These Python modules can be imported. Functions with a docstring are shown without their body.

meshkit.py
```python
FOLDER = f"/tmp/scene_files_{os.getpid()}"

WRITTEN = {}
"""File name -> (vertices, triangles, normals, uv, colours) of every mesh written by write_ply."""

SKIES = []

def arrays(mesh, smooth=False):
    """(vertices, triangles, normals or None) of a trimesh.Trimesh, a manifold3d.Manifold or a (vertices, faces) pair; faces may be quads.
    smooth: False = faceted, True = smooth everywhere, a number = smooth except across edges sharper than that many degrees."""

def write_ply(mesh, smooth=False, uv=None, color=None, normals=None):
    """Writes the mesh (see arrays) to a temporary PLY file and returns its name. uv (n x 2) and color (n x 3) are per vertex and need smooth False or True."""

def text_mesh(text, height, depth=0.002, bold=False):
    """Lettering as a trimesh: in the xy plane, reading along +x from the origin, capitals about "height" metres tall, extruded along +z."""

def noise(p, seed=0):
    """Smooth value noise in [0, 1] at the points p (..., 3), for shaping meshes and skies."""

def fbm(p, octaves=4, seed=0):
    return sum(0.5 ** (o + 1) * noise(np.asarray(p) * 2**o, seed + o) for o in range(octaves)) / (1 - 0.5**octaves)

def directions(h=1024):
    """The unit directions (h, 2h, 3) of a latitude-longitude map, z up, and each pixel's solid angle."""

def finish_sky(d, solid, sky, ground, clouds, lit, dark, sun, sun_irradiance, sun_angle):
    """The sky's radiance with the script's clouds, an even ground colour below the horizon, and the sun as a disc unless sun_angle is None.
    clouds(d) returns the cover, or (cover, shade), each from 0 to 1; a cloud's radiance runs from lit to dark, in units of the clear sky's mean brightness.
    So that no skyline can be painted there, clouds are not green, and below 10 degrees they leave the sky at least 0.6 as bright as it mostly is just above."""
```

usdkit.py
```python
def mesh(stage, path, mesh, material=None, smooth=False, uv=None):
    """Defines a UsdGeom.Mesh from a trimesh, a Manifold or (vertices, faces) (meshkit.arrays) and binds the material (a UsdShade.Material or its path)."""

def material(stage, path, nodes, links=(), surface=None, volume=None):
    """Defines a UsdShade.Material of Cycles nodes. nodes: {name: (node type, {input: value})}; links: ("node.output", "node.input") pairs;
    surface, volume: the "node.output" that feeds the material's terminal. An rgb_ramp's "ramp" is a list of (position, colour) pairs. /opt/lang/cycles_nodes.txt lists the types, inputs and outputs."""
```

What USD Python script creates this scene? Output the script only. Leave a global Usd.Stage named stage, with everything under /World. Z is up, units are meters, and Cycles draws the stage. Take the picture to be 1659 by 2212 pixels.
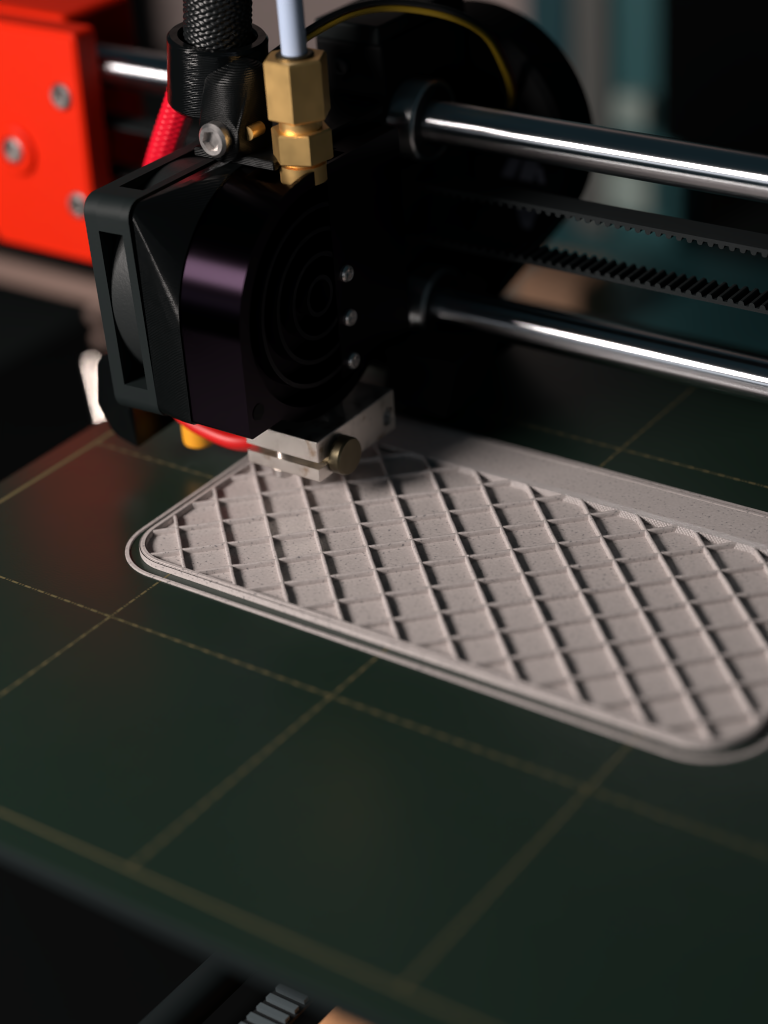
import math, random
import numpy as np, trimesh, shapely
import shapely.geometry as sg
from shapely import affinity
import manifold3d as m3
import usdkit, meshkit
from pxr import Usd, UsdGeom, UsdLux, UsdShade, Gf, Sdf

random.seed(7); rng = np.random.default_rng(7)
stage = Usd.Stage.CreateInMemory()
UsdGeom.SetStageUpAxis(stage, UsdGeom.Tokens.z); UsdGeom.SetStageMetersPerUnit(stage, 1.0)
UsdGeom.Xform.Define(stage, '/World'); UsdGeom.Scope.Define(stage, '/World/Looks')
MM = 0.001           # every shape below is written in millimetres; bed surface z = 0

# ------------------------------------------------------------------ camera
cam = UsdGeom.Camera.Define(stage, '/World/Camera')
R_ = np.array([[0.817999, 0.571974, -0.061018], [0.242884, -0.439606, -0.864727], [-0.521426, 0.692526, -0.498521]])
C_ = np.array([205.32, -196.26, 177.27])
m = Gf.Matrix4d(1.0)
for i, row in enumerate((R_[0], -R_[1], -R_[2])):
    m.SetRow(i, Gf.Vec4d(*map(float, row), 0))
m.SetRow(3, Gf.Vec4d(*map(float, C_ * MM), 1))
UsdGeom.Xformable(cam).AddTransformOp().Set(m)
cam.CreateHorizontalApertureAttr(24.0); cam.CreateVerticalApertureAttr(32.0)
cam.CreateFocalLengthAttr(24.0 * 4362.99 / 1659)
cam.CreateFocusDistanceAttr(0.344); cam.CreateFStopAttr(5.4)
cam.CreateClippingRangeAttr(Gf.Vec2f(0.01, 100.0))
cam.CreateExposureAttr(0.0)

# ------------------------------------------------------------------ light
def aim(prim, pos, target):
    p, t = np.array(pos, float), np.array(target, float)
    z = (p - t) / np.linalg.norm(p - t); x = np.cross([0, 0, 1], z); x /= np.linalg.norm(x); y = np.cross(z, x)
    mm = Gf.Matrix4d(1.0)
    for i, r in enumerate((x, y, z)): mm.SetRow(i, Gf.Vec4d(*map(float, r), 0))
    mm.SetRow(3, Gf.Vec4d(*map(float, p * MM), 1))
    UsdGeom.Xformable(prim).AddTransformOp().Set(mm)

key = UsdLux.RectLight.Define(stage, '/World/desk_lamp_light')
key.CreateWidthAttr(0.145); key.CreateHeightAttr(0.10); key.CreateIntensityAttr(54.0)
key.CreateColorAttr(Gf.Vec3f(1.0, 0.915, 0.87))
aim(key, (-153, -284, 206), (20, 50, 15))

win = UsdLux.RectLight.Define(stage, '/World/window_light')
win.CreateWidthAttr(1.5); win.CreateHeightAttr(0.16); win.CreateIntensityAttr(1.05)
win.CreateColorAttr(Gf.Vec3f(0.92, 0.95, 1.0))
aim(win, (-60, -900, 120), (10, 60, 30))

dome = UsdLux.DomeLight.Define(stage, '/World/room_light')
dm = usdkit.material(stage, '/World/Looks/room_light', {'b': ('background_shader', {'color': (0.38, 0.80, 1.0), 'strength': 0.022})}, surface='b.background')
UsdShade.MaterialBindingAPI.Apply(dome.GetPrim()).Bind(dm)

# ------------------------------------------------------------------ materials
L = '/World/Looks/'
def plain(name, color, rough=0.5, metal=0.0, spec=None, bump=None, extra=None):
    """bump = (noise scale, distance m, detail)."""
    d = {'base_color': color, 'roughness': rough, 'metallic': metal}
    if spec is not None: d['specular_ior_level'] = spec
    d.update(extra or {})
    nodes, links = {'p': ('principled_bsdf', d)}, []
    if bump:
        nodes['tc'] = ('texture_coordinate', {})
        nodes['n'] = ('noise_texture', {'scale': bump[0], 'detail': bump[2] if len(bump) > 2 else 3.0})
        nodes['b'] = ('bump', {'distance': bump[1], 'strength': 1.0})
        links += [('tc.object', 'n.vector'), ('n.fac', 'b.height'), ('b.normal', 'p.normal')]
    return usdkit.material(stage, L + name, nodes, links, surface='p.BSDF')

def layered(name, color, rough, period=0.0003, dist=0.00006, spec=0.5, wobble=2.0, axis='z'):
    """3-D printed plastic: fine layer lines as relief, slightly uneven."""
    return usdkit.material(stage, L + name, {
        'tc': ('texture_coordinate', {}),
        'w': ('wave_texture', {'bands_direction': axis, 'scale': 2 * math.pi / 20 / period, 'distortion': wobble, 'detail': 2.0, 'detail_scale': 0.35}),
        'n': ('noise_texture', {'scale': 900.0, 'detail': 2.0}),
        'a': ('math', {'math_type': 'multiply_add', 'value2': 0.5, 'value3': 0.0}),
        's': ('math', {'math_type': 'add'}),
        'b': ('bump', {'distance': dist, 'strength': 1.0}),
        'p': ('principled_bsdf', {'base_color': color, 'roughness': rough, 'specular_ior_level': spec}),
    }, [('tc.object', 'w.vector'), ('tc.object', 'n.vector'), ('n.fac', 'a.value1'), ('a.value', 's.value1'), ('w.fac', 's.value2'),
        ('s.value', 'b.height'), ('b.normal', 'p.normal')], surface='p.BSDF')

def scratched(name, color, rough, dist=0.00002, stretch=(1, 1, 1), scale=2500.0, stain=None, vary=0.25):
    """Bare machined metal: brushed scratches, uneven gloss, a few stains."""
    nodes = {
        'tc': ('texture_coordinate', {}),
        'mp': ('mapping', {'scale': stretch}),
        'n': ('noise_texture', {'scale': scale, 'detail': 4.0, 'roughness': 0.65}),
        'n2': ('noise_texture', {'scale': 260.0, 'detail': 4.0}),
        'rr': ('map_range', {'from_min': 0.3, 'from_max': 0.7, 'to_min': rough * (1 - vary), 'to_max': rough * (1 + vary)}),
        'b': ('bump', {'distance': dist, 'strength': 1.0}),
        'p': ('principled_bsdf', {'base_color': color, 'metallic': 1.0}),
    }
    links = [('tc.object', 'mp.vector'), ('mp.vector', 'n.vector'), ('tc.object', 'n2.vector'), ('n2.fac', 'rr.value'), ('rr.result', 'p.roughness'),
             ('n.fac', 'b.height'), ('b.normal', 'p.normal')]
    if stain:
        nodes['sr'] = ('rgb_ramp', {'ramp': [(0.0, stain), (0.30, stain), (0.40, color), (1.0, color)]})
        links += [('n2.fac', 'sr.fac'), ('sr.color', 'p.base_color')]
    return usdkit.material(stage, L + name, nodes, links, surface='p.BSDF')

M = {}
M['black_print'] = layered('black_print', (0.0022, 0.0028, 0.0030), 0.22, 0.00030, 0.000035, 0.16, 3.0)
M['black_matte_print'] = layered('black_matte_print', (0.0022, 0.0028, 0.0030), 0.36, 0.00030, 0.00006, 0.2, 3.0)
M['black_ring'] = layered('black_ring', (0.0022, 0.0028, 0.0030), 0.17, 0.00030, 0.00003, 0.3, 4.0)
M['black_plain'] = plain('black_plain', (0.0035, 0.004, 0.0045), 0.65, spec=0.15, bump=(700, 0.00002))
M['black_gloss'] = plain('black_gloss', (0.004, 0.004, 0.005), 0.22, spec=0.45, bump=(500, 0.00001))
M['fan_plastic'] = plain('fan_plastic', (0.0062, 0.0100, 0.0104), 0.6, spec=0.22, bump=(2500, 0.00002))
M['fan_house'] = plain('fan_house', (0.014, 0.0165, 0.017), 0.5, spec=0.3, bump=(1800, 0.00004))
M['anodised_dark'] = plain('anodised_dark', (0.008, 0.007, 0.010), 0.4, 0.6)
M['aluminium'] = scratched('aluminium', (0.76, 0.71, 0.66), 0.38, 0.000035, (1.0, 0.3, 0.12), 2600, (0.55, 0.42, 0.31))
M['brass'] = scratched('brass', (0.86, 0.56, 0.22), 0.44, 0.000012, (1, 1, 0.15), 2600, None, 0.07)
M['brass_dull'] = scratched('brass_dull', (0.11, 0.092, 0.058), 0.42, 0.00001)
M['steel'] = scratched('steel', (0.72, 0.68, 0.66), 0.36, 0.000006)
M['chrome'] = plain('chrome', (0.88, 0.78, 0.72), 0.24, 1.0)
M['tooth_grey'] = plain('tooth_grey', (0.075, 0.095, 0.105), 0.5)
M['rubber'] = plain('rubber', (0.006, 0.007, 0.008), 0.6, spec=0.3)
M['belt'] = plain('belt', (0.007, 0.010, 0.011), 0.65, spec=0.25, bump=(1500, 0.00003))
M['orange'] = layered('orange', (0.76, 0.017, 0.0), 0.5, 0.0003, 0.00003, 0.2, 2.0)
M['ptfe'] = plain('ptfe', (0.44, 0.53, 0.70), 0.38, spec=0.5)
M['red_wire'] = plain('red_wire', (0.62, 0.006, 0.006), 0.45)
M['red_braid'] = plain('red_braid', (0.72, 0.004, 0.022), 0.36, spec=0.6)
M['yellow_wire'] = plain('yellow_wire', (0.30, 0.19, 0.012), 0.4)
M['black_wire'] = plain('black_wire', (0.008, 0.008, 0.008), 0.4)
M['braid'] = plain('braid', (0.004, 0.005, 0.0055), 0.38, spec=0.4)
M['probe_tip'] = plain('probe_tip', (0.85, 0.36, 0.02), 0.45)
M['sticker'] = plain('sticker', (0.12, 0.12, 0.15), 0.5)
M['heatbed'] = plain('heatbed', (0.006, 0.010, 0.011), 0.55, spec=0.3)
M['sheet_edge'] = plain('sheet_edge', (0.010, 0.018, 0.018), 0.5, 0.0, spec=0.3)
M['ink'] = plain('ink', (0.125, 0.105, 0.050), 0.6, spec=0.2)
M['white_plastic'] = plain('white_plastic', (0.86, 0.80, 0.78), 0.5)
M['pink_grey'] = plain('pink_grey', (0.27, 0.18, 0.15), 0.5)
M['wall'] = plain('wall', (0.56, 0.44, 0.41), 0.8, bump=(30, 0.001))
M['table'] = plain('table', (0.012, 0.016, 0.016), 0.9, spec=0.1, bump=(40, 0.0005))
M['teal'] = plain('teal', (0.040, 0.140, 0.152), 0.5)
M['teal_dark'] = plain('teal_dark', (0.014, 0.065, 0.08), 0.5)
M['taupe'] = plain('taupe', (0.13, 0.13, 0.122), 0.6)
M['pale_green'] = plain('pale_green', (0.38, 0.46, 0.42), 0.6)
M['black_cabinet'] = plain('black_cabinet', (0.002, 0.0025, 0.0027), 0.9, spec=0.05)
M['tan'] = plain('tan', (0.36, 0.20, 0.12), 0.6, bump=(200, 0.0004))
M['wood'] = plain('wood', (0.62, 0.31, 0.15), 0.5, bump=(200, 0.0003))
def turned(name, color, rough, aniso):
    """metal turned about the x axis: highlights run out along the axis."""
    return usdkit.material(stage, L + name, {
        't': ('tangent', {'direction_type': 'radial', 'axis': 'x'}),
        'p': ('principled_bsdf', {'base_color': color, 'metallic': 1.0, 'roughness': rough, 'anisotropic': aniso, 'anisotropic_rotation': 0.25}),
    }, [('t.tangent', 'p.tangent')], surface='p.BSDF')
M['anodised'] = turned('anodised', (0.0098, 0.0062, 0.0104), 0.30, 0.95)
M['bearing_steel'] = turned('bearing_steel', (0.50, 0.52, 0.53), 0.36, 0.85)
# polished guide rods: turned finish, so highlights run out along the rod
M['rod'] = usdkit.material(stage, L + 'rod', {
    't': ('tangent', {'direction_type': 'radial', 'axis': 'x'}),
    'tc': ('texture_coordinate', {}),
    'mp': ('mapping', {'scale': (1.0, 0.02, 0.02)}),
    'n': ('noise_texture', {'scale': 6000.0, 'detail': 2.0}),
    'b': ('bump', {'distance': 0.0000006, 'strength': 1.0}),
    'p': ('principled_bsdf', {'base_color': (0.70, 0.71, 0.74), 'metallic': 1.0, 'roughness': 0.24, 'anisotropic': 0.98, 'anisotropic_rotation': 0.25}),
}, [('t.tangent', 'p.tangent'), ('tc.object', 'mp.vector'), ('mp.vector', 'n.vector')], surface='p.BSDF')
# grey stone-look filament: fine dark flecks, extrusion lines
def filament(name, lines_axis, dist):
    return usdkit.material(stage, L + name, {
        'tc': ('texture_coordinate', {}),
        'v': ('noise_texture', {'scale': 2000.0, 'detail': 1.5}),
        'r': ('rgb_ramp', {'ramp': [(0.0, (0.17, 0.16, 0.165)), (0.29, (0.21, 0.20, 0.205)), (0.355, (0.47, 0.425, 0.410)), (0.6, (0.51, 0.462, 0.447)), (0.75, (0.56, 0.51, 0.495))]}),
        'rot': ('mapping', {'rotation': (0, 0, lines_axis)}),
        'w': ('wave_texture', {'bands_direction': 'x', 'scale': 2 * math.pi / 20 / 0.00045, 'distortion': 0.6, 'detail': 1.0}),
        'n': ('noise_texture', {'scale': 1100.0, 'detail': 4.0, 'roughness': 0.6}),
        's': ('math', {'math_type': 'multiply_add', 'value2': 0.45}),
        'b': ('bump', {'distance': dist, 'strength': 1.0}),
        'p': ('principled_bsdf', {'roughness': 0.42, 'specular_ior_level': 0.4}),
    }, [('tc.object', 'v.vector'), ('v.fac', 'r.fac'), ('r.color', 'p.base_color'), ('tc.object', 'rot.vector'), ('rot.vector', 'w.vector'), ('tc.object', 'n.vector'),
        ('w.fac', 's.value1'), ('n.fac', 's.value3'), ('s.value', 'b.height'), ('b.normal', 'p.normal')], surface='p.BSDF')
M['filament_gloss'] = plain('filament_gloss', (0.52, 0.48, 0.47), 0.20, spec=0.7, bump=(2500, 0.00004))
M['filament_floor'] = filament('filament_floor', 0.4, 0.000024)
M['filament'] = filament('filament', 0.9, 0.00003)
# powder-coated print sheet
M['sheet'] = usdkit.material(stage, L + 'sheet', {
    'tc': ('texture_coordinate', {}),
    'n': ('noise_texture', {'scale': 2600.0, 'detail': 3.0}),
    'n2': ('noise_texture', {'scale': 28.0, 'detail': 3.0}),
    'rr': ('map_range', {'from_min': 0.3, 'from_max': 0.7, 'to_min': 0.27, 'to_max': 0.36}),
    'b': ('bump', {'distance': 0.000022, 'strength': 1.0}),
    'p': ('principled_bsdf', {'base_color': (0.0095, 0.0220, 0.0152), 'specular_ior_level': 0.5}),
}, [('tc.object', 'n.vector'), ('tc.object', 'n2.vector'), ('n2.fac', 'rr.value'), ('rr.result', 'p.roughness'), ('n.fac', 'b.height'), ('b.normal', 'p.normal')], surface='p.BSDF')

# ------------------------------------------------------------------ helpers
used = {}
def numbered(path):
    k = used.get(path, -1) + 1; used[path] = k
    return path if k == 0 else f'{path}_{k:03d}'
base_of = {}
def set_data(prim, **kw):
    for k, v in kw.items():
        if v: prim.SetCustomDataByKey(k, v)
def thing(name, label, cat, loc, group=None, kind=None):
    p = numbered('/World/' + name)
    x = UsdGeom.Xform.Define(stage, p); x.AddTranslateOp().Set(Gf.Vec3d(*[v * MM for v in loc]))
    base_of[p] = np.array(loc, float)
    set_data(x.GetPrim(), label=label, category=cat, group=group, kind=kind)
    return p
def part(parent, name, mesh, mat, smooth=35, label=None, kind=None):
    """mesh in world millimetres; becomes ONE Mesh prim under parent."""
    v, f, _ = meshkit.arrays(mesh)
    top = '/'.join(parent.split('/')[:3]); off = base_of[top]
    p = numbered(parent + '/' + name)
    pr = usdkit.mesh(stage, p, trimesh.Trimesh((v - off) * MM, f, process=False), M[mat] if isinstance(mat, str) else mat, smooth=smooth)
    set_data(pr.GetPrim(), label=label, kind=kind)
    return p
def single(name, mesh, mat, label, cat, loc=(0, 0, 0), group=None, kind=None, smooth=35):
    v, f, _ = meshkit.arrays(mesh)
    p = numbered('/World/' + name)
    pr = usdkit.mesh(stage, p, trimesh.Trimesh((v - np.array(loc, float)) * MM, f, process=False), M[mat], smooth=smooth)
    pr.AddTranslateOp().Set(Gf.Vec3d(*[q * MM for q in loc]))
    set_data(pr.GetPrim(), label=label, category=cat, group=group, kind=kind)
    return p

cat_ = trimesh.util.concatenate
def box(x0, x1, y0, y1, z0, z1, r=0.0, n=2):
    if r <= 0:
        b = trimesh.creation.box(extents=(x1 - x0, y1 - y0, z1 - z0)); b.apply_translation(((x0 + x1) / 2, (y0 + y1) / 2, (z0 + z1) / 2)); return b
    s = trimesh.creation.icosphere(subdivisions=n, radius=r).vertices
    pts = np.vstack([s + (a, b, c) for a in (x0 + r, x1 - r) for b in (y0 + r, y1 - r) for c in (z0 + r, z1 - r)])
    return trimesh.convex.convex_hull(pts)
def frame(axis):
    """rotation taking +z extrusion to the given axis ('x': polygon is (y, z); 'y': polygon is (x, z))."""
    T = np.eye(4)
    if axis == 'x': T[:3, :3] = np.array([[0, 0, 1], [1, 0, 0], [0, 1, 0]])
    if axis == 'y': T[:3, :3] = np.array([[1, 0, 0], [0, 0, 1], [0, 1, 0]])
    return T
def extrude(poly, a0, a1, axis='z'):
    ps = getattr(poly, 'geoms', [poly])
    out = []
    for g in ps:
        if g.is_empty: continue
        e = trimesh.creation.extrude_polygon(g, a1 - a0, engine='earcut'); e.apply_translation((0, 0, a0))
        e.apply_transform(frame(axis))
        if axis == 'y': e.invert()
        out.append(e)
    return cat_(out)
def bevel_extrude(poly, a0, a1, c, axis='z'):
    """extrusion with chamfered rims (convex outline)."""
    ins = np.array(poly.buffer(-c).exterior.coords)[:-1]; out = np.array(poly.exterior.coords)[:-1]
    P = [np.c_[ins, np.full(len(ins), a0)], np.c_[out, np.full(len(out), a0 + c)], np.c_[out, np.full(len(out), a1 - c)], np.c_[ins, np.full(len(ins), a1)]]
    h = trimesh.convex.convex_hull(np.vstack(P)); h.apply_transform(frame(axis)); trimesh.repair.fix_normals(h)
    return h
def cyl(p0, p1, r, n=48, r1=None):
    p0, p1 = np.array(p0, float), np.array(p1, float); d = p1 - p0; Lh = np.linalg.norm(d)
    c = trimesh.creation.revolve(np.array([[0, 0], [r, 0], [r if r1 is None else r1, Lh], [0, Lh]]), sections=n)
    c.apply_transform(trimesh.geometry.align_vectors([0, 0, 1], d / Lh)); c.apply_translation(p0); return c
def lathe(profile, p0, d, n=48):
    c = trimesh.creation.revolve(np.array(profile, float), sections=n); d = np.array(d, float)
    c.apply_transform(trimesh.geometry.align_vectors([0, 0, 1], d / np.linalg.norm(d))); c.apply_translation(p0); return c
def rrect(x0, y0, x1, y1, r, q=10):
    return sg.box(x0 + r, y0 + r, x1 - r, y1 - r).buffer(r, quad_segs=q)
def spline(pts, n=80):
    pts = np.array(pts, float); t = np.r_[0, np.cumsum(np.linalg.norm(np.diff(pts, axis=0), axis=1))]
    from scipy.interpolate import CubicSpline
    return CubicSpline(t, pts)(np.linspace(0, t[-1], n))
def tube(path, r, sides=20, rfun=None):
    p = np.array(path, float); t = np.gradient(p, axis=0); t /= np.linalg.norm(t, axis=1)[:, None]
    a = np.cross(t[0], [0.3, 0.9, 0.2]); a /= np.linalg.norm(a); A = []
    for k in range(len(p)):
        a = a - t[k] * (a @ t[k]); a /= np.linalg.norm(a); A.append(a)
    A = np.array(A); B = np.cross(t, A); ang = np.arange(sides) * 2 * np.pi / sides
    s = np.r_[0, np.cumsum(np.linalg.norm(np.diff(p, axis=0), axis=1))]
    rad = np.full((len(p), sides), r, float) if rfun is None else rfun(s[:, None], ang[None, :])
    v = (p[:, None] + rad[..., None] * (np.cos(ang)[None, :, None] * A[:, None] + np.sin(ang)[None, :, None] * B[:, None])).reshape(-1, 3)
    i, j = np.meshgrid(np.arange(len(p) - 1), np.arange(sides), indexing='ij')
    q = np.stack([i * sides + j, i * sides + (j + 1) % sides, (i + 1) * sides + (j + 1) % sides, (i + 1) * sides + j], -1).reshape(-1, 4)
    f = np.vstack([q[:, [0, 1, 2]], q[:, [0, 2, 3]]])
    n0 = len(v); v = np.vstack([v, p[0], p[-1]]); k = np.arange(sides)
    f = np.vstack([f, np.c_[np.full(sides, n0), (k + 1) % sides, k], np.c_[np.full(sides, n0 + 1), (len(p) - 1) * sides + k, (len(p) - 1) * sides + (k + 1) % sides]])
    m_ = trimesh.Trimesh(v, f, process=False)
    if m_.volume < 0: m_.invert()
    return m_
def man(t):
    t = t.copy(); t.merge_vertices()
    return m3.Manifold(m3.Mesh(np.asarray(t.vertices, np.float32), np.asarray(t.faces, np.uint32)))
def diff(a, *bs):
    A = man(a)
    for b in bs: A = A - man(b)
    return A
def hexagon(cx, cy, af, normal_deg):
    R = af / 2 / math.cos(math.pi / 6)
    return sg.Polygon([(cx + R * math.cos(math.radians(normal_deg + 30 + 60 * k)), cy + R * math.sin(math.radians(normal_deg + 30 + 60 * k))) for k in range(6)])
def cap_screw(parent, p, d, r, h, mat='steel', socket=0.55):
    """socket-head screw: head seated at p, pointing along d."""
    prof = [(0, 0), (r, 0), (r, h - 0.18 * r), (r - 0.18 * r, h), (0, h)]
    head = lathe(prof, p, d, 40)
    d = np.array(d, float) / np.linalg.norm(d)
    hx = extrude(hexagon(0, 0, 2 * r * socket, 10), 0, h, 'z'); hx.apply_transform(trimesh.geometry.align_vectors([0, 0, 1], d)); hx.apply_translation(np.array(p) + d * h * 0.4)
    return part(parent, 'screw', diff(head, hx), mat, smooth=30)

# ================================================================== SETTING
single('table', box(-900, 700, -300, 900, -130, -110), 'table', 'black tabletop that the printer stands on', 'table', (0, 0, -110), kind='structure')
single('wall', box(-1000, 700, 520, 530, -110, 500), 'wall', 'blurred taupe wall behind the printer', 'wall', (-150, 520, -110), kind='structure')

# ================================================================== PRINT SHEET AND BED
ps = thing('print_sheet', 'dark green print sheet marked with a dashed grid, under the grey print', 'print sheet', (45, 45, -0.8))
part(ps, 'sheet', extrude(rrect(-49, -52.2, 139, 139, 4), -0.8, 0.0), 'sheet', smooth=False)
part(ps, 'sheet_edge', extrude(rrect(-49.15, -52.35, 139.15, 139.15, 4.1).difference(rrect(-49, -52.2, 139, 139, 4)), -0.8, -0.1), 'sheet_edge', smooth=False)
def dashes(lo, hi, at, along, w):
    qs = []; t = lo
    while t < hi:
        for a, b in ((0.15, 1.55), (1.95, 2.2), (2.55, 2.8)):
            u, v = t + a, min(t + b, hi)
            if v <= u: continue
            qs.append(box(u, v, at - w / 2, at + w / 2, 0.0, 0.02) if along == 'x' else box(at - w / 2, at + w / 2, u, v, 0.0, 0.02))
        t += 3.0
    return cat_(qs)
for k in range(0, 3): part(ps, 'grid_line', dashes(-43.5, 133.5, 45 * k, 'x', 0.42), 'ink', smooth=False)
for k in range(0, 3): part(ps, 'grid_line', dashes(-46.5, 133.5, 45 * k, 'y', 0.42), 'ink', smooth=False)
part(ps, 'border_line', box(-43.5, 133.5, -47.0, -46.65, 0, 0.02), 'ink', smooth=False)
part(ps, 'border_line', box(-44.2, -43.4, -46.4, 133.5, 0, 0.02), 'ink', smooth=False)
part(ps, 'border_line', box(-43.4, 133.5, 133.4, 134.0, 0, 0.02), 'ink', smooth=False)
hb = thing('heated_bed', 'black heated bed plate directly beneath the dark green print sheet', 'heated bed', (45, 45, -5))
part(hb, 'plate', extrude(rrect(-49.8, -53.0, 139.8, 139.8, 4), -2.4, -0.82), 'heatbed', smooth=False)
part(hb, 'insulation', box(-46, 136, -47, 136, -5.5, -2.42), 'black_plain', smooth=False)

# below the bed
yc = thing('bed_carriage', 'black frame of the printer under the front of the bed', 'frame', (45, 0, -60))
part(yc, 'base_plate', box(-200, 240, -60, 200, -75, -70), 'black_cabinet', smooth=False)
yr = single('bed_guide_rod', cyl((23, -70, -60), (23, 130, -60), 3.6), 'heatbed', 'dark guide rod running under the bed, left of the toothed strip', 'guide rod', (23, 30, -63.6))
yb = thing('bed_belt', 'narrow toothed belt running under the bed near the bottom edge', 'belt', (36, 30, -61))
part(yb, 'band', box(32.6, 39.4, -75, 120, -61.2, -60.6), 'rubber', smooth=False)
for k in range(36):
    part(yb, 'tooth', box(33.0, 39.0, -72 + 2.6 * k, -72 + 2.6 * k + 1.2, -60.6, -59.7), 'tooth_grey', smooth=False)
wb = single('belt_clamp', box(43.5, 56, -22, 6, -70, -58.5, 3.5), 'wood', 'small tan rounded block under the front edge of the bed', 'clamp block', (49, -8, -70))

# ================================================================== THE PRINT
H, FL = 1.45, 0.42
outer = rrect(-11.7, 15.2, 105.0, 79.2, 9.0, 14)
inner = outer.buffer(-1.2, quad_segs=14)
c0 = 67.65
# rear border with its stepped inner edge
zig = []
xs1 = [(c0 + 7.78 * k) * math.sqrt(2) - 68.2 for k in range(-8, 9)]
edge = []
for x in np.arange(-20, 112, 0.42):
    node = min(abs(x - q) for q in xs1)
    edge.append((x, 68.65 + (0.13 if int(round(x / 0.42)) % 2 else -0.13) - 0.55 * max(0, 1 - node / 0.7)))
rim = sg.Polygon([(-60, 90)] + [(-60, 68.4)] + edge + [(160, 68.4), (160, 90)]).buffer(0).intersection(outer)
pr = thing('printed_tray', 'light grey speckled plastic tray being printed, with raised diagonal ribs', 'print', (46, 47, 0))
part(pr, 'base_plate', extrude(outer, 0.02, FL), 'filament_floor', smooth=False)
def soft_ring2(po, pi_):
    """the perimeter: two beads side by side with rounded tops, stacked layers on the outside."""
    out = []
    zs = [FL, FL + 0.23, FL + 0.26, FL + 0.49, FL + 0.52, FL + 0.76, FL + 0.79, H - 0.26, H - 0.12, H]
    off = [0.0, 0.0, 0.05, 0.0, 0.05, 0.0, 0.05, 0.05, 0.22, 0.48]
    for k in range(len(zs) - 1):
        out.append(extrude(po.buffer(-off[k + 1], quad_segs=14).difference(pi_.buffer(0.4 * off[k + 1], quad_segs=14)), zs[k], zs[k + 1]))
    return cat_(out)
def soft_ring(poly_o, poly_i, z0, z1, c):
    a = extrude(poly_o.difference(poly_i), z0, z1 - c)
    b = extrude(poly_o.buffer(-c).difference(poly_i.buffer(c)), z1 - c, z1)
    return cat_([a, b])
part(pr, 'outer_wall', soft_ring2(outer, inner), 'filament', smooth=False)
part(pr, 'rear_border', extrude(rim.intersection(inner.buffer(0.02)), FL, H - 0.03), 'filament_floor', smooth=False)
field = inner.difference(rim).buffer(0.05)
for i in range(4):
    ln = []
    for x in np.arange(-14, 108, 0.155):
        node = min(abs(x - q) for q in xs1)
        ln.append((x, 67.95 + 0.13 * i + 0.085 * math.cos(2 * math.pi * (x / 0.62 + 0.5 * i)) + 0.03 * math.sin(3.1 * x + i) - 0.45 * max(0, 1 - node / 0.8)))
    flank = sg.Polygon(ln + [(108, 70), (-14, 70)]).buffer(0).intersection(inner.buffer(-0.02))
    part(pr, 'border_step', extrude(flank, FL + (H - FL) / 4 * i + 0.001, FL + (H - FL) / 4 * (i + 1) - (0.0 if i < 3 else 0.02)), 'filament_gloss', smooth=False)
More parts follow.
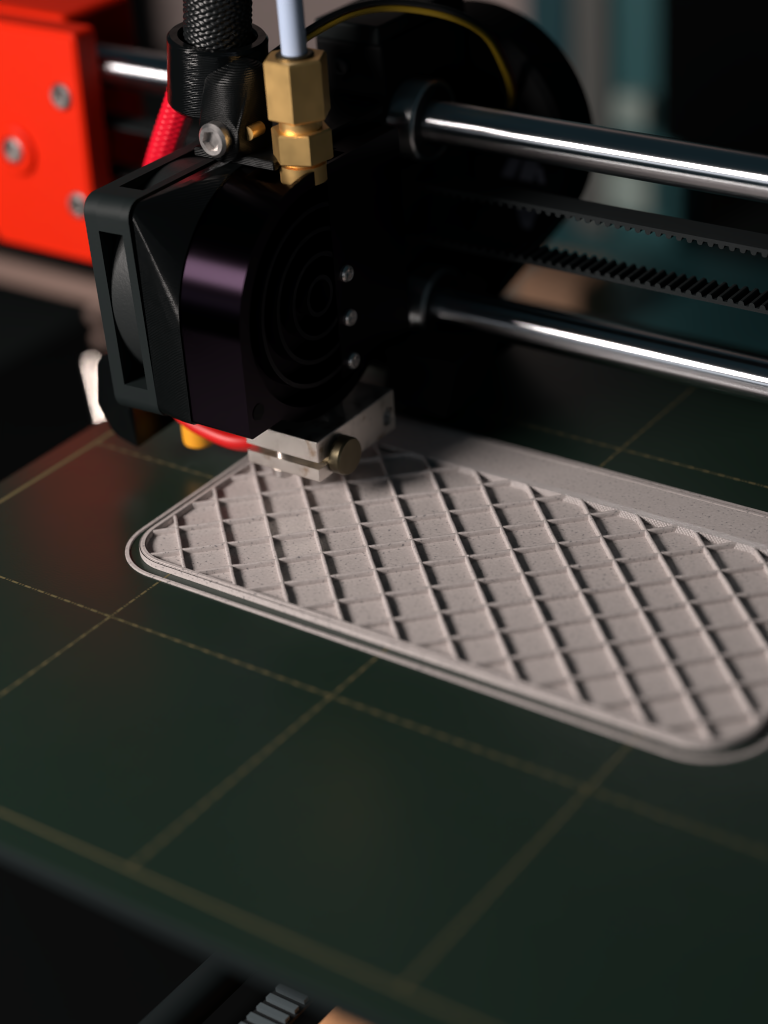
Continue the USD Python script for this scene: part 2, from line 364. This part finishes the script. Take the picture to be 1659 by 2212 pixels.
def rib_mesh(seg, w, top, flare=1.0):
    """an extruded bead with a rounded, slightly wavy top."""
    (x0, y0), (x1, y1) = seg.coords[0], seg.coords[-1]; Ln = math.hypot(x1 - x0, y1 - y0)
    n = max(4, int(Ln / 0.8)); d = np.array([(x1 - x0) / Ln, (y1 - y0) / Ln]); nn = np.array([-d[1], d[0]])
    prof = [(-w / 2 * flare, FL - 0.05), (-w / 2 * (0.4 + 0.6 * flare), FL + 0.4), (-w / 2, top - 0.16), (-w / 3.4, top), (w / 3.4, top), (w / 2, top - 0.16), (w / 2 * (0.4 + 0.6 * flare), FL + 0.4), (w / 2 * flare, FL - 0.05)]
    s = np.linspace(0, Ln, n); jit = (meshkit.noise(np.c_[s * 0.9, np.full(n, x0 * 3.1), np.full(n, y0)], 3) - 0.5)
    V = []
    for k in range(n):
        c = np.array([x0, y0]) + d * s[k] + nn * jit[k] * 0.06
        for (u, z) in prof: V.append([*(c + nn * u * (1 + 0.25 * jit[k])), z + (jit[k] * 0.09 if z > FL else 0)])
    V = np.array(V); P = len(prof); F = []
    for k in range(n - 1):
        for j in range(P):
            a, b = k * P + j, k * P + (j + 1) % P; F += [[a, b, b + P], [a, b + P, a + P]]
    for j in range(1, P - 1): F += [[0, j + 1, j], [(n - 1) * P, (n - 1) * P + j, (n - 1) * P + j + 1]]
    t = trimesh.Trimesh(V, F, process=False)
    if t.volume < 0: t.invert()
    return t
s2 = math.sqrt(0.5)
for fam in (0, 1):
    for k in range(-14, 16):
        if fam == 0:
            c = c0 + 7.78 * k; p = np.array([c * s2, c * s2]); d = np.array([s2, -s2])
        else:
            c = 0.45 + 7.78 * k; p = np.array([-c * s2, c * s2]); d = np.array([s2, s2])
        ln = sg.LineString([p - 200 * d, p + 200 * d]).intersection(field)
        for g in getattr(ln, 'geoms', [ln]):
            if g.is_empty or g.length < 1.0: continue
            part(pr, 'rib', rib_mesh(g, 0.62, H if fam == 0 else H - 0.02, 1.0 if fam == 0 else 1.05), 'filament', smooth=50)
nibs = []
for k in range(70):
    a_, b_ = rng.integers(-13, 14), rng.integers(-13, 14)
    c_, e_ = c0 + 7.78 * a_, 0.45 + 7.78 * b_; t_ = rng.uniform(-3, 3) if k % 2 else rng.uniform(-0.5, 0.5)
    q_ = np.array([(c_ - e_) * s2 + t_ * s2, (c_ + e_) * s2 + t_ * s2])
    if not field.contains(sg.Point(*q_)): continue
    b = trimesh.creation.icosphere(subdivisions=1, radius=1.0); b.apply_scale([rng.uniform(0.12, 0.3), rng.uniform(0.12, 0.3), rng.uniform(0.08, 0.16)])
    b.apply_translation((q_[0], q_[1], H - 0.02)); nibs.append(b)
part(pr, 'plastic_nibs', cat_(nibs), 'filament_gloss', smooth=True, kind='stuff')
# skirt loop round the print
sk = outer.buffer(2.55, quad_segs=14).difference(outer.buffer(1.75, quad_segs=14))
skm = cat_([extrude(sk, 0.02, 0.16), extrude(outer.buffer(2.42, quad_segs=14).difference(outer.buffer(1.88, quad_segs=14)), 0.16, 0.26)])
single('skirt_loop', skm, 'filament', 'thin grey plastic loop lying on the sheet around the print', 'plastic loop', (46, 47, 0), smooth=False)

# ================================================================== GUIDE RODS AND BELT
single('guide_rod', cyl((-96, 95.5, 54.64), (150, 95.5, 54.64), 4.0, 128), 'rod', 'upper polished steel rod that the print head slides on', 'guide rod', (27, 95.5, 50.64), group='polished guide rods', smooth=40)
single('guide_rod', cyl((-96, 95.5, 17.75), (150, 95.5, 17.75), 4.0, 128), 'rod', 'lower polished steel rod just above the bed, entering the lower bearing', 'guide rod', (27, 95.5, 13.75), group='polished guide rods', smooth=40)
bt = thing('timing_belt', 'black toothed rubber belt stretched between the two polished rods', 'belt', (27, 95.5, 32))
up = part(bt, 'upper_run', box(-90, 140, 92.5, 98.5, 42.7, 43.4), 'belt', smooth=False)
lo = part(bt, 'lower_run', box(-90, 140, 92.5, 98.5, 31.7, 32.4), 'belt', smooth=False)
def tooth(x, z, s):
    poly = sg.Polygon([(x - 0.62, z), (x - 0.42, z + s * 0.62), (x - 0.2, z + s * 0.78), (x + 0.2, z + s * 0.78), (x + 0.42, z + s * 0.62), (x + 0.62, z)])
    return extrude(poly, 92.52, 98.48, 'y')
for k in range(0, 52):
    part(up, 'tooth', tooth(-3 + 2 * k, 42.72, -1), 'belt', smooth=30)
    part(lo, 'tooth', tooth(-3 + 2 * k, 32.38, 1), 'belt', smooth=30)

# ================================================================== ORANGE BRACKET
ob = thing('axis_end_bracket', 'glossy orange printed bracket with steel screws at the left end of the rods', 'bracket', (-90, 95, 14))
face = affinity.translate(sg.Polygon([(-110, 64.5), (-73.6, 64.5), (-75.6, 15.2), (-104.6, 15.2), (-106.5, 20)]), 0, 0).buffer(-1.5).buffer(1.5, quad_segs=6)
plate = bevel_extrude(face, 84, 91, 0.8, 'y')
holes = [cyl((-79.2, 80, 51.2), (-79.2, 86.5, 51.2), 2.9, 32), cyl((-94.4, 80, 37.8), (-94.4, 85.6, 37.8), 2.9, 32), cyl((-78.8, 80, 28), (-78.8, 86.5, 28), 2.9, 32)]
part(ob, 'front_plate', diff(plate, *holes), 'orange', smooth=30)
ring = lathe([(2.95, 0), (5.4, 0), (5.4, 0.9), (4.8, 1.4), (2.95, 1.4), (2.95, 0)], (-94.4, 84.05, 37.8), (0, -1, 0), 40)
part(ob, 'screw_boss', ring, 'orange', smooth=30)
body = box(-112, -83, 91.05, 113, 14.8, 65, 2.0)
part(ob, 'body', diff(body, box(-92, -70, 90, 100.5, 28, 47)), 'orange', smooth=30)
for (x, z, y) in ((-79.2, 51.2, 86.4), (-94.4, 37.8, 85.5), (-78.8, 28, 86.4)):
    cap_screw(ob, (x, y - 0.9, z), (0, -1, 0), 2.7, 2.2)

# ================================================================== PRINT HEAD
ph = thing('extruder_unit', 'black print head with square fan, round heat sink and bare metal heater block', 'print head', (3, 57, 0))
# --- carriage with bearings
car = part(ph, 'carriage', cat_([box(-17, -2.2, 88, 116, 26, 70, 0.8), box(-17, -2.2, 86, 112, 9, 26, 0.8), box(-20, 0.5, 84, 110, 40, 47, 0.5), box(-16, -3, 92, 112, 69, 71, 0.6)]), 'black_plain', smooth=30)
part(ph, 'carriage_cover', box(-17.4, -3.0, 88.6, 117, 67.5, 73.2, 0.7), 'fan_plastic', smooth=30)
cap_screw(car, (-10.9, 88.05, 65.3), (0, -1, 0), 1.7, 0.9, 'black_gloss')
for zc in (54.64, 17.75):
    prof = [(5.0, 0), (7.1, 0), (7.5, 0.4), (7.5, 2.6), (7.15, 2.7), (7.15, 3.5), (7.5, 3.6), (7.5, 8.2), (7.1, 8.6), (6.7, 8.6), (6.5, 8.2), (4.15, 8.2), (4.15, 0), (5.0, 0)]
    be = part(ph, 'linear_bearing', lathe(prof, (-5.2, 95.5, zc), (1, 0, 0), 72), 'bearing_steel', smooth=30)
    part(be, 'seal', lathe([(4.1, 0), (6.45, 0), (6.45, 0.25), (4.1, 0.25), (4.1, 0)], (2.95, 95.5, zc), (1, 0, 0), 64), 'rubber', smooth=30)
# --- heat sink
ZT, RC, YC, ZC = 59.2, 22.2, 54.2, 37.0
sq = sg.box(32, 19.2, 80, ZC).buffer(-1.2).buffer(1.2, quad_segs=4)
hs_out = sg.Point(YC, ZC).buffer(RC, quad_segs=110).union(sg.box(32, 19.2, 80, ZC)).union(sg.box(YC, ZC, 80, ZT)).buffer(-0.8).buffer(0.8, quad_segs=4)
rib_bar = sg.box(58.6, 19.2, 64.9, ZT)
pocket = sg.Point(YC, ZC).buffer(19.6, quad_segs=32).difference(rib_bar).difference(sg.box(64.9, 0, 90, 90)).intersection(hs_out.buffer(-1.4))
hs = part(ph, 'heat_sink', diff(extrude(hs_out, -6.4, 3.2, 'x'), box(-3.5, 3.3, 49, 66, 56.6, 62)) + man(extrude(hs_out.difference(pocket), 3.19, 6.4, 'x')) - man(box(3.0, 5.7, 49.5, 65, 57.0, 62)), 'anodised', smooth=30)
for rr_ in (3.3, 7.4, 11.7, 15.9):
    fin = sg.Point(YC, ZC).buffer(rr_ + 0.4, quad_segs=32).difference(sg.Point(YC, ZC).buffer(rr_ - 0.4, quad_segs=32)).intersection(pocket.buffer(0.1))
    part(hs, 'fin', extrude(fin, 3.15, 6.3, 'x'), 'anodised_dark', smooth=30)
for z in (38.4, 30.0, 21.6):
    s_ = part(hs, 'screw', lathe([(0, 0), (1.55, 0), (1.55, 0.5), (1.3, 0.9), (0.95, 0.95), (0.8, 0.25), (0, 0.25)], (6.4, 61.6, z), (1, 0, 0), 32), 'steel', smooth=30)
part(hs, 'screw_hole', lathe([(0, 0), (1.35, 0), (1.5, 0.12), (0, 0.12)], (6.4, 34.8, 23.4), (1, 0, 0), 24), 'black_plain', smooth=30)
# --- shroud between fan and heat sink: square at the fan, round at the heat sink
pts = [(-14.0, y, z) for y, z in rrect(32.0, 18.6, 72.0, 57.8, 2.5, 5).exterior.coords[:-1]]
for y, z in hs_out.buffer(0.35).intersection(sg.box(0, 0, 74, 90)).exterior.coords[:-1]:
    pts.append((-6.25, y, z)); pts.append((-8.5, y, z))
part(ph, 'fan_shroud', trimesh.convex.convex_hull(np.array(pts)), 'black_print', smooth=18)
# --- fan
def fan_tilt(t):
    t = t.copy() if hasattr(t, 'copy') else t
    t.apply_transform(trimesh.transformations.rotation_matrix(math.radians(-2.0), (0, 1, 0), (-14, 52, 37.8))); t.apply_translation((-0.35, 0, 0)); return t
fsq = rrect(32.0, 17.8, 72.0, 57.8, 3.2, 8); fc = sg.Point(52, 37.8)
hole = fc.buffer(18.6, quad_segs=32)
fl1 = extrude(fsq.difference(hole), -24.2, -21.4, 'x'); fl2 = extrude(fsq.difference(hole), -16.0, -14.2, 'x')
posts = [extrude(fsq.intersection(sg.box(*b)).difference(hole), -21.4, -16.0, 'x') for b in ((31, 17, 38.5, 23.6), (65.5, 17, 73, 23.6), (31, 52.2, 38.5, 58.5), (65.5, 52.2, 73, 58.5))]
fr = part(ph, 'fan_frame', fan_tilt(cat_([fl1, fl2] + posts)), 'fan_plastic', smooth=30)
part(fr, 'fan_housing', fan_tilt(extrude(fc.buffer(19.75, quad_segs=32).difference(hole), -21.4, -16.0, 'x')), 'fan_house', smooth=30)
hub = cyl((-23.6, 52, 37.8), (-16, 52, 37.8), 9.5, 40)
part(fr, 'hub', fan_tilt(hub), 'black_plain', smooth=30)
for k in range(7):
    a0 = 2 * math.pi * k / 7; V = []
    for i, rr_ in enumerate(np.linspace(9.3, 18.0, 5)):
        for sx, da in ((-23.2, 0.0), (-17.0, 0.62)):
            for th in (-0.35, 0.35):
                a = a0 + da + 0.03 * i; V.append((sx + 0.0, 52 + rr_ * math.cos(a) - th * math.sin(a), 37.8 + rr_ * math.sin(a) + th * math.cos(a)))
    V = np.array(V); F = []
    for i in range(4):
        o = 4 * i
        for a, b in ((0, 2), (2, 3), (3, 1), (1, 0)): F += [[o + a, o + b, o + b + 4], [o + a, o + b + 4, o + a + 4]]
    F += [[0, 1, 3], [0, 3, 2], [16, 18, 19], [16, 19, 17]]
    t = trimesh.Trimesh(V, F, process=False); trimesh.repair.fix_normals(t); part(fr, 'blade', fan_tilt(t), 'black_plain', smooth=30)
# --- brass fitting
f1 = bevel_extrude(hexagon(3, 57, 9.5, -93.5), 67.8, 78.0, 0.35)
fit = part(ph, 'brass_fitting', f1, 'brass', smooth=25)
part(fit, 'collet_ring', lathe([(2.2, 0), (3.2, 0), (3.2, 0.35), (2.9, 0.55), (2.2, 0.55), (2.2, 0)], (3, 57, 78.0), (0, 0, 1)), 'brass_dull', smooth=30)
part(fit, 'threaded_neck', cyl((3, 57, 65.7), (3, 57, 67.9), 3.6), 'brass', smooth=30)
part(fit, 'lower_nut', bevel_extrude(hexagon(3, 57, 9.1, -69), 60.5, 65.8, 0.3), 'brass', smooth=25)
part(fit, 'flange', lathe([(0, 0), (4.0, 0), (4.0, 3.0), (3.4, 3.2), (3.4, 3.9), (0, 3.9)], (3 - 0.2, 57, 56.7), (0, 0, 1)), 'brass', smooth=30)
# --- heater block
BX0, BX1, BY0, BY1, BZ0, BZ1 = -5.0, 11.05, 43.9, 67.2, 6.5, 14.4
blk = diff(box(BX0, BX1, BY0, BY1, BZ0, BZ1, 0.25, 1), box(-9, 15, 40, 49.2, 9.0, 10.4), cyl((-9, 49.6, 9.7), (15, 49.6, 9.7), 3.05, 40), cyl((8, 65.0, 9.9), (14, 65.0, 9.9), 1.75, 28))
hbk = part(ph, 'heater_block', blk, 'aluminium', smooth=30)
hc = part(hbk, 'heater_cartridge', lathe([(0, 0), (3.0, 0), (3.0, 17.4), (3.45, 17.4), (3.45, 19.3), (3.2, 19.7), (0, 19.8)], (-5.9, 49.6, 9.7), (1, 0, 0), 44), 'brass_dull', smooth=30)
part(hbk, 'clamp_screw', cat_([lathe([(0, 0), (1.6, 0), (2.1, 0.5), (2.1, 1.8), (0, 1.8)], (1.5, 45.8, 4.75), (0, 0, 1), 36), cyl((1.5, 45.8, 6.5), (1.5, 45.8, 10.8), 1.0, 24)]), 'steel', smooth=30)
part(hbk, 'set_screw', lathe([(0, 0), (1.6, 0), (1.6, 0.8), (1.2, 1.1), (0.7, 1.1), (0.6, 0.4), (0, 0.4)], (9.6, 65.0, 9.9), (1, 0, 0), 28), 'bearing_steel', smooth=30)
part(hbk, 'nozzle', cat_([extrude(hexagon(3, 59, 7, 10), 3.6, 6.5), cyl((3, 59, 1.62), (3, 59, 3.6), 0.5, 32, 2.6)]), 'brass_dull', smooth=25)
part(hbk, 'heat_break', cyl((3, 59, 14.4), (3, 59, 17.6), 1.7, 24), 'steel', smooth=30)
# --- radial blower behind the rods with its duct
blw = part(ph, 'blower', bevel_extrude(sg.Point(-8.0, 41.5).buffer(25.2, quad_segs=28).union(sg.box(-33, -4, -12, 20)).convex_hull, 118, 131, 1.2, 'y'), 'black_plain', smooth=30)
part(blw, 'outlet', box(-32.5, -12.5, 119, 130, -6, 2, 0.8), 'black_plain', smooth=30)
stk = []
for (x0, x1, z0, z1, sh) in ((3.0, 5.6, 36.4, 41.0, 2.4), (7.0, 10.2, 36.4, 41.0, 1.6), (11.4, 13.0, 36.4, 39.6, -0.6)):
    stk.append(sg.Polygon([(x0, z0), (x1, z0), (x1 + sh, z1), (x0 + sh, z1)]))
for (x0, x1, z0, z1, sh) in ((7.6, 8.6, 26.5, 34.0, -1.6), (8.4, 9.4, 26.5, 34.0, 1.4)):
    stk.append(sg.Polygon([(x0, z0), (x1, z0), (x1 + sh + 1.6, z1), (x0 + sh - 1.0, z1)]))
part(blw, 'printed_mark', extrude(shapely.union_all(stk), 117.9, 117.99, 'y'), 'sticker', smooth=False)
part(ph, 'air_duct', cat_([bevel_extrude(sg.Polygon([(78.0, 4.6), (90, 4.6), (97, 12.0), (97, 14), (81.7, 14)]), 0.0, 14.6, 0.3, 'x'), box(-6, 14.4, 81.8, 104, 8.8, 10.1, 0.3)]), 'black_plain', smooth=30)
# --- nozzle duct at the lower left
duct = trimesh.convex.convex_hull(np.array([(-36.4, 40, 12.5), (-35.4, 40, 20.6), (-33.8, 40, 22.8), (-31.5, 40, 23.8), (-27.6, 40, 23.8), (-34.2, 40, 7.6), (-32.6, 40, 6.4), (-28.0, 40, 5.3), (-28.0, 40, 9),
    (-36.4, 48, 12.5), (-35.4, 60, 20.6), (-31.5, 60, 23.8), (-27.6, 60, 23.8), (-34.2, 53, 7.6), (-28.0, 53, 5.8), (-28.4, 39.4, 12.8), (-29.2, 39.4, 22)]))
part(ph, 'cooling_nozzle', duct, 'black_print', smooth=20)
part(ph, 'cooling_arm', box(-28.2, -8, 44, 58, 14.2, 18.2, 0.6), 'black_print', smooth=30)
# --- height probe
pb = part(ph, 'height_probe', cyl((-21.0, 49.2, 10.8), (-21.0, 49.2, 18.5), 3.4), 'black_plain', smooth=30)
part(pb, 'probe_tip', lathe([(0, 0), (2.2, 0), (2.8, 0.4), (3.0, 1.0), (3.05, 7.4), (0, 7.4)], (-21.0, 49.2, 3.7), (0, 0, 1), 40), 'probe_tip', smooth=30)
# --- cable clamp
cc = np.array([-18.2, 62, 71.5]); cd = np.array([0.13, 0.0, 0.99]); cd /= np.linalg.norm(cd)
zz = np.linspace(-5.6, 5.6, 76); layers = [(8.7 + 0.004 * math.cos(2 * math.pi * z / 0.3) + 0.006 * math.sin(7.3 * z), z) for z in zz]
ringp = [(6.5, -6.2), (8.3, -6.2), *layers, (8.2, 6.2), (6.9, 6.2), (6.5, 5.6), (6.5, -6.2)]
cl = part(ph, 'cable_clamp', lathe(ringp, cc, cd, 72), 'black_ring', smooth=30)
def ball(p, r): return trimesh.creation.icosphere(subdivisions=3, radius=r).vertices + np.array(p, float)
lug = trimesh.convex.convex_hull(np.vstack([cyl((-9.6, 50.6, 64.2), (-9.6, 58, 64.2), 4.4, 48).vertices, cyl((-10.5, 57.5, 60), (-10.5, 57.5, 72.5), 5.2, 48).vertices, ball((-9.6, 58.5, 71.0), 4.6), ball((-13.5, 58, 72), 3.2)]))
part(cl, 'clamp_lug', lug, 'black_matte_print', smooth=55)
cap_screw(cl, (-9.6, 50.55, 64.2), (0, -1, 0), 2.95, 2.2)
part(cl, 'insert', cyl((-5.0, 52.6, 64.9), (-5.0, 56, 64.9), 1.2, 24), 'brass', smooth=30)
part(ph, 'clamp_base', box(-17, 0.5, 52, 84, ZT + 0.05, 61.0, 0.4), 'black_matte_print', smooth=30)

# ================================================================== CABLES AND TUBES
tp = thing('feed_tube', 'translucent bluish white plastic tube rising from the brass fitting', 'tube', (3, 57, 78.2))
part(tp, 'tube', diff(cyl((3, 57, 78.25), (2.6, 57, 140), 2.12, 40), cyl((3, 57, 90), (2.6, 57, 141), 1.0, 24)), 'ptfe', smooth=30)
def weave(r0, amp, nth, pitch):
    def f(s, a):
        u, v = a * nth / (2 * np.pi), s / pitch
        g = np.sin(np.pi * (u + v)) * np.sin(np.pi * (u - v))
        return r0 + amp * (np.abs(g) ** 0.7) * np.where(np.sin(np.pi * (u + v)) * np.sin(np.pi * (u - v)) > 0, 1.0, 0.35)
    return f
def plain_weave(r0, amp, cols, pitch):
    def f(s, a):
        u, v = a * cols / (2 * np.pi) + 0.25 * np.sin(s * 2.1), s / pitch + 0.10 * np.sin(3 * a + s * 0.7)
        k = np.floor(u)
        return r0 + amp * np.sin(np.pi * (u - k)) ** 0.6 * (0.5 + 0.5 * np.cos(2 * np.pi * (v + 0.5 * k)))
    return f
sl = thing('cable_sleeve', 'thick black woven cable sleeve going up from the clamp ring', 'cable sleeve', tuple(cc))
sl_path = [cc - cd * 2.0 + cd * t + np.array([0.0, 0.0, 0.0]) for t in np.linspace(0, 30, 260)]
part(sl, 'sleeve', tube(sl_path, 5.8, 192, plain_weave(5.7, 0.22, 32, 1.0)), 'braid', smooth=50)
for k in range(7):
    a = rng.uniform(-0.9, 0.6); s0 = rng.uniform(4, 24); o = cc + cd * s0 + 5.7 * np.array([math.cos(a), math.sin(a), 0])
    e = o + np.array([rng.uniform(0.8, 2.0), rng.uniform(-0.4, 0.4), rng.uniform(-0.6, 0.4)])
    part(sl, 'loose_thread', tube(spline([o, (o + e) / 2 + (0, 0, 0.25), e], 8), 0.045, 5), 'braid', smooth=50)
rd = thing('heater_cable', 'red woven cable leaving below the black clamp, behind the fan', 'cable', (-33, 66, 60))
rpath = spline([(-27.5, 65.2, 69.5), (-30.9, 66, 63.0), (-33.9, 66.3, 57.8), (-36.9, 66.6, 52.5), (-41.0, 68, 45.5), (-45.0, 71, 38.0)], 150)
part(rd, 'sleeve', tube(rpath, 3.0, 80, weave(2.85, 0.26, 10, 1.35)), 'red_braid', smooth=50)
hw = thing('heater_wire', 'bright red insulated wire pair running into the slot of the heater block', 'wire', (-12, 47, 9))
hp = spline([(-5.0, 48.0, 9.4), (-8.4, 45.6, 9.0), (-14.0, 45.0, 9.6), (-19.0, 45.2, 10.6), (-25, 48, 13.0)], 40)
part(hw, 'wire', tube(hp, 1.5, 20), 'red_wire', smooth=50)
part(hw, 'wire', tube(hp + np.array([-0.2, 0.9, -1.25]), 1.1, 20), 'red_wire', smooth=50)
part(hw, 'sleeve_end', tube(spline([(-4.2, 49.0, 10.3), (-5.2, 48.3, 10.0), (-6.2, 47.7, 9.6)], 8), 1.35, 20), 'white_plastic', smooth=50)
fw = thing('blower_wire', 'red, yellow and black wires arching behind the brass fitting to the blower', 'wire', (-3, 88, 76))
wp = np.array([(-13.4, 64.5, 69.5), (-12.4, 66.0, 70.9), (-10.9, 70.0, 72.8), (-8.7, 76.0, 74.9), (-5.4, 82.0, 77.0), (-2.0, 90.0, 76.9), (5.0, 98.0, 74.3), (8.0, 107.0, 68.2), (7.7, 112.0, 62.2), (7.2, 116.0, 55.7), (5.5, 118.2, 51.6)])
for mat_, off in (('black_wire', (0.1, -0.45, 0.75)), ('red_wire', (-0.1, 0.5, 0.1)), ('yellow_wire', (0.15, -0.4, -0.55))):
    tw = np.linspace(0, 1, len(wp))[:, None]
    part(fw, 'strand', tube(spline(wp + np.array(off) * (1 - 0.2 * tw), 90), 0.58, 14), mat_, smooth=50)

# ================================================================== BACKGROUND THINGS
single('support_bar', box(-400, -100, 138, 142, -27.5, -22.0, 1.0), 'pink_grey', 'blurred brownish horizontal bar low behind the orange bracket', 'bar', (-250, 140, -27.5))
hk = thing('shiny_stem', 'out of focus bright metal stem with two round knobs, left of the square fan', 'metal stem', (-147, 150, -80))
hd = np.array([-0.60, 0.443, 1.0]); hd /= np.linalg.norm(hd); h0 = np.array([-147.6, 150, -61.0])
part(hk, 'stem', tube([h0 + hd * t for t in np.linspace(-11, 9, 12)], 2.0, 32), 'chrome', smooth=50)
part(hk, 'knob', trimesh.creation.icosphere(subdivisions=3, radius=2.6).apply_translation((-146.2, 152, -38.0)), 'pink_grey', smooth=50)
part(hk, 'knob', trimesh.creation.icosphere(subdivisions=3, radius=2.4).apply_translation((-145.4, 152, -45.0)), 'pink_grey', smooth=50)
single('dark_box', box(-760, -428, 440, 480, -110, 90, 3), 'black_cabinet', 'dark blurred box against the wall behind the orange bracket', 'box', (-590, 440, -110))
tc_ = thing('teal_post', 'blurred teal upright post with paler clips, right of the black blower', 'post', (-130, 402, -110))
part(tc_, 'upright', box(-160, -108, 402, 420, -110, 200, 2), 'teal', smooth=30)
part(tc_, 'dark_strip', box(-164, -146, 396, 401.5, -110, 200, 1), 'teal_dark', smooth=30)
part(tc_, 'taupe_strip', box(-145, -132, 396, 401.5, -110, 200, 1), 'taupe', smooth=30)
part(tc_, 'clip', box(-128, -116, 394, 401.5, -62, -50, 2), 'pale_green', smooth=30)
part(tc_, 'clip', box(-131, -114, 394, 401.5, -94, -76, 2), 'pale_green', smooth=30)
single('black_cabinet', box(-111, 500, 392, 480, -66, 400, 3), 'black_cabinet', 'large black cabinet filling the upper right background', 'cabinet', (200, 430, -70))
single('teal_mat', box(-160, 420, 230, 392, -109.5, -100, 3), 'teal', 'blurred teal mat on the table seen between the polished rods', 'mat', (130, 310, -110))
single('cardboard_box', box(-112, -88, 300, 325, -109.8, -78, 2), 'tan', 'blurred tan box behind the blower, seen between the rods', 'box', (-101, 312, -110))
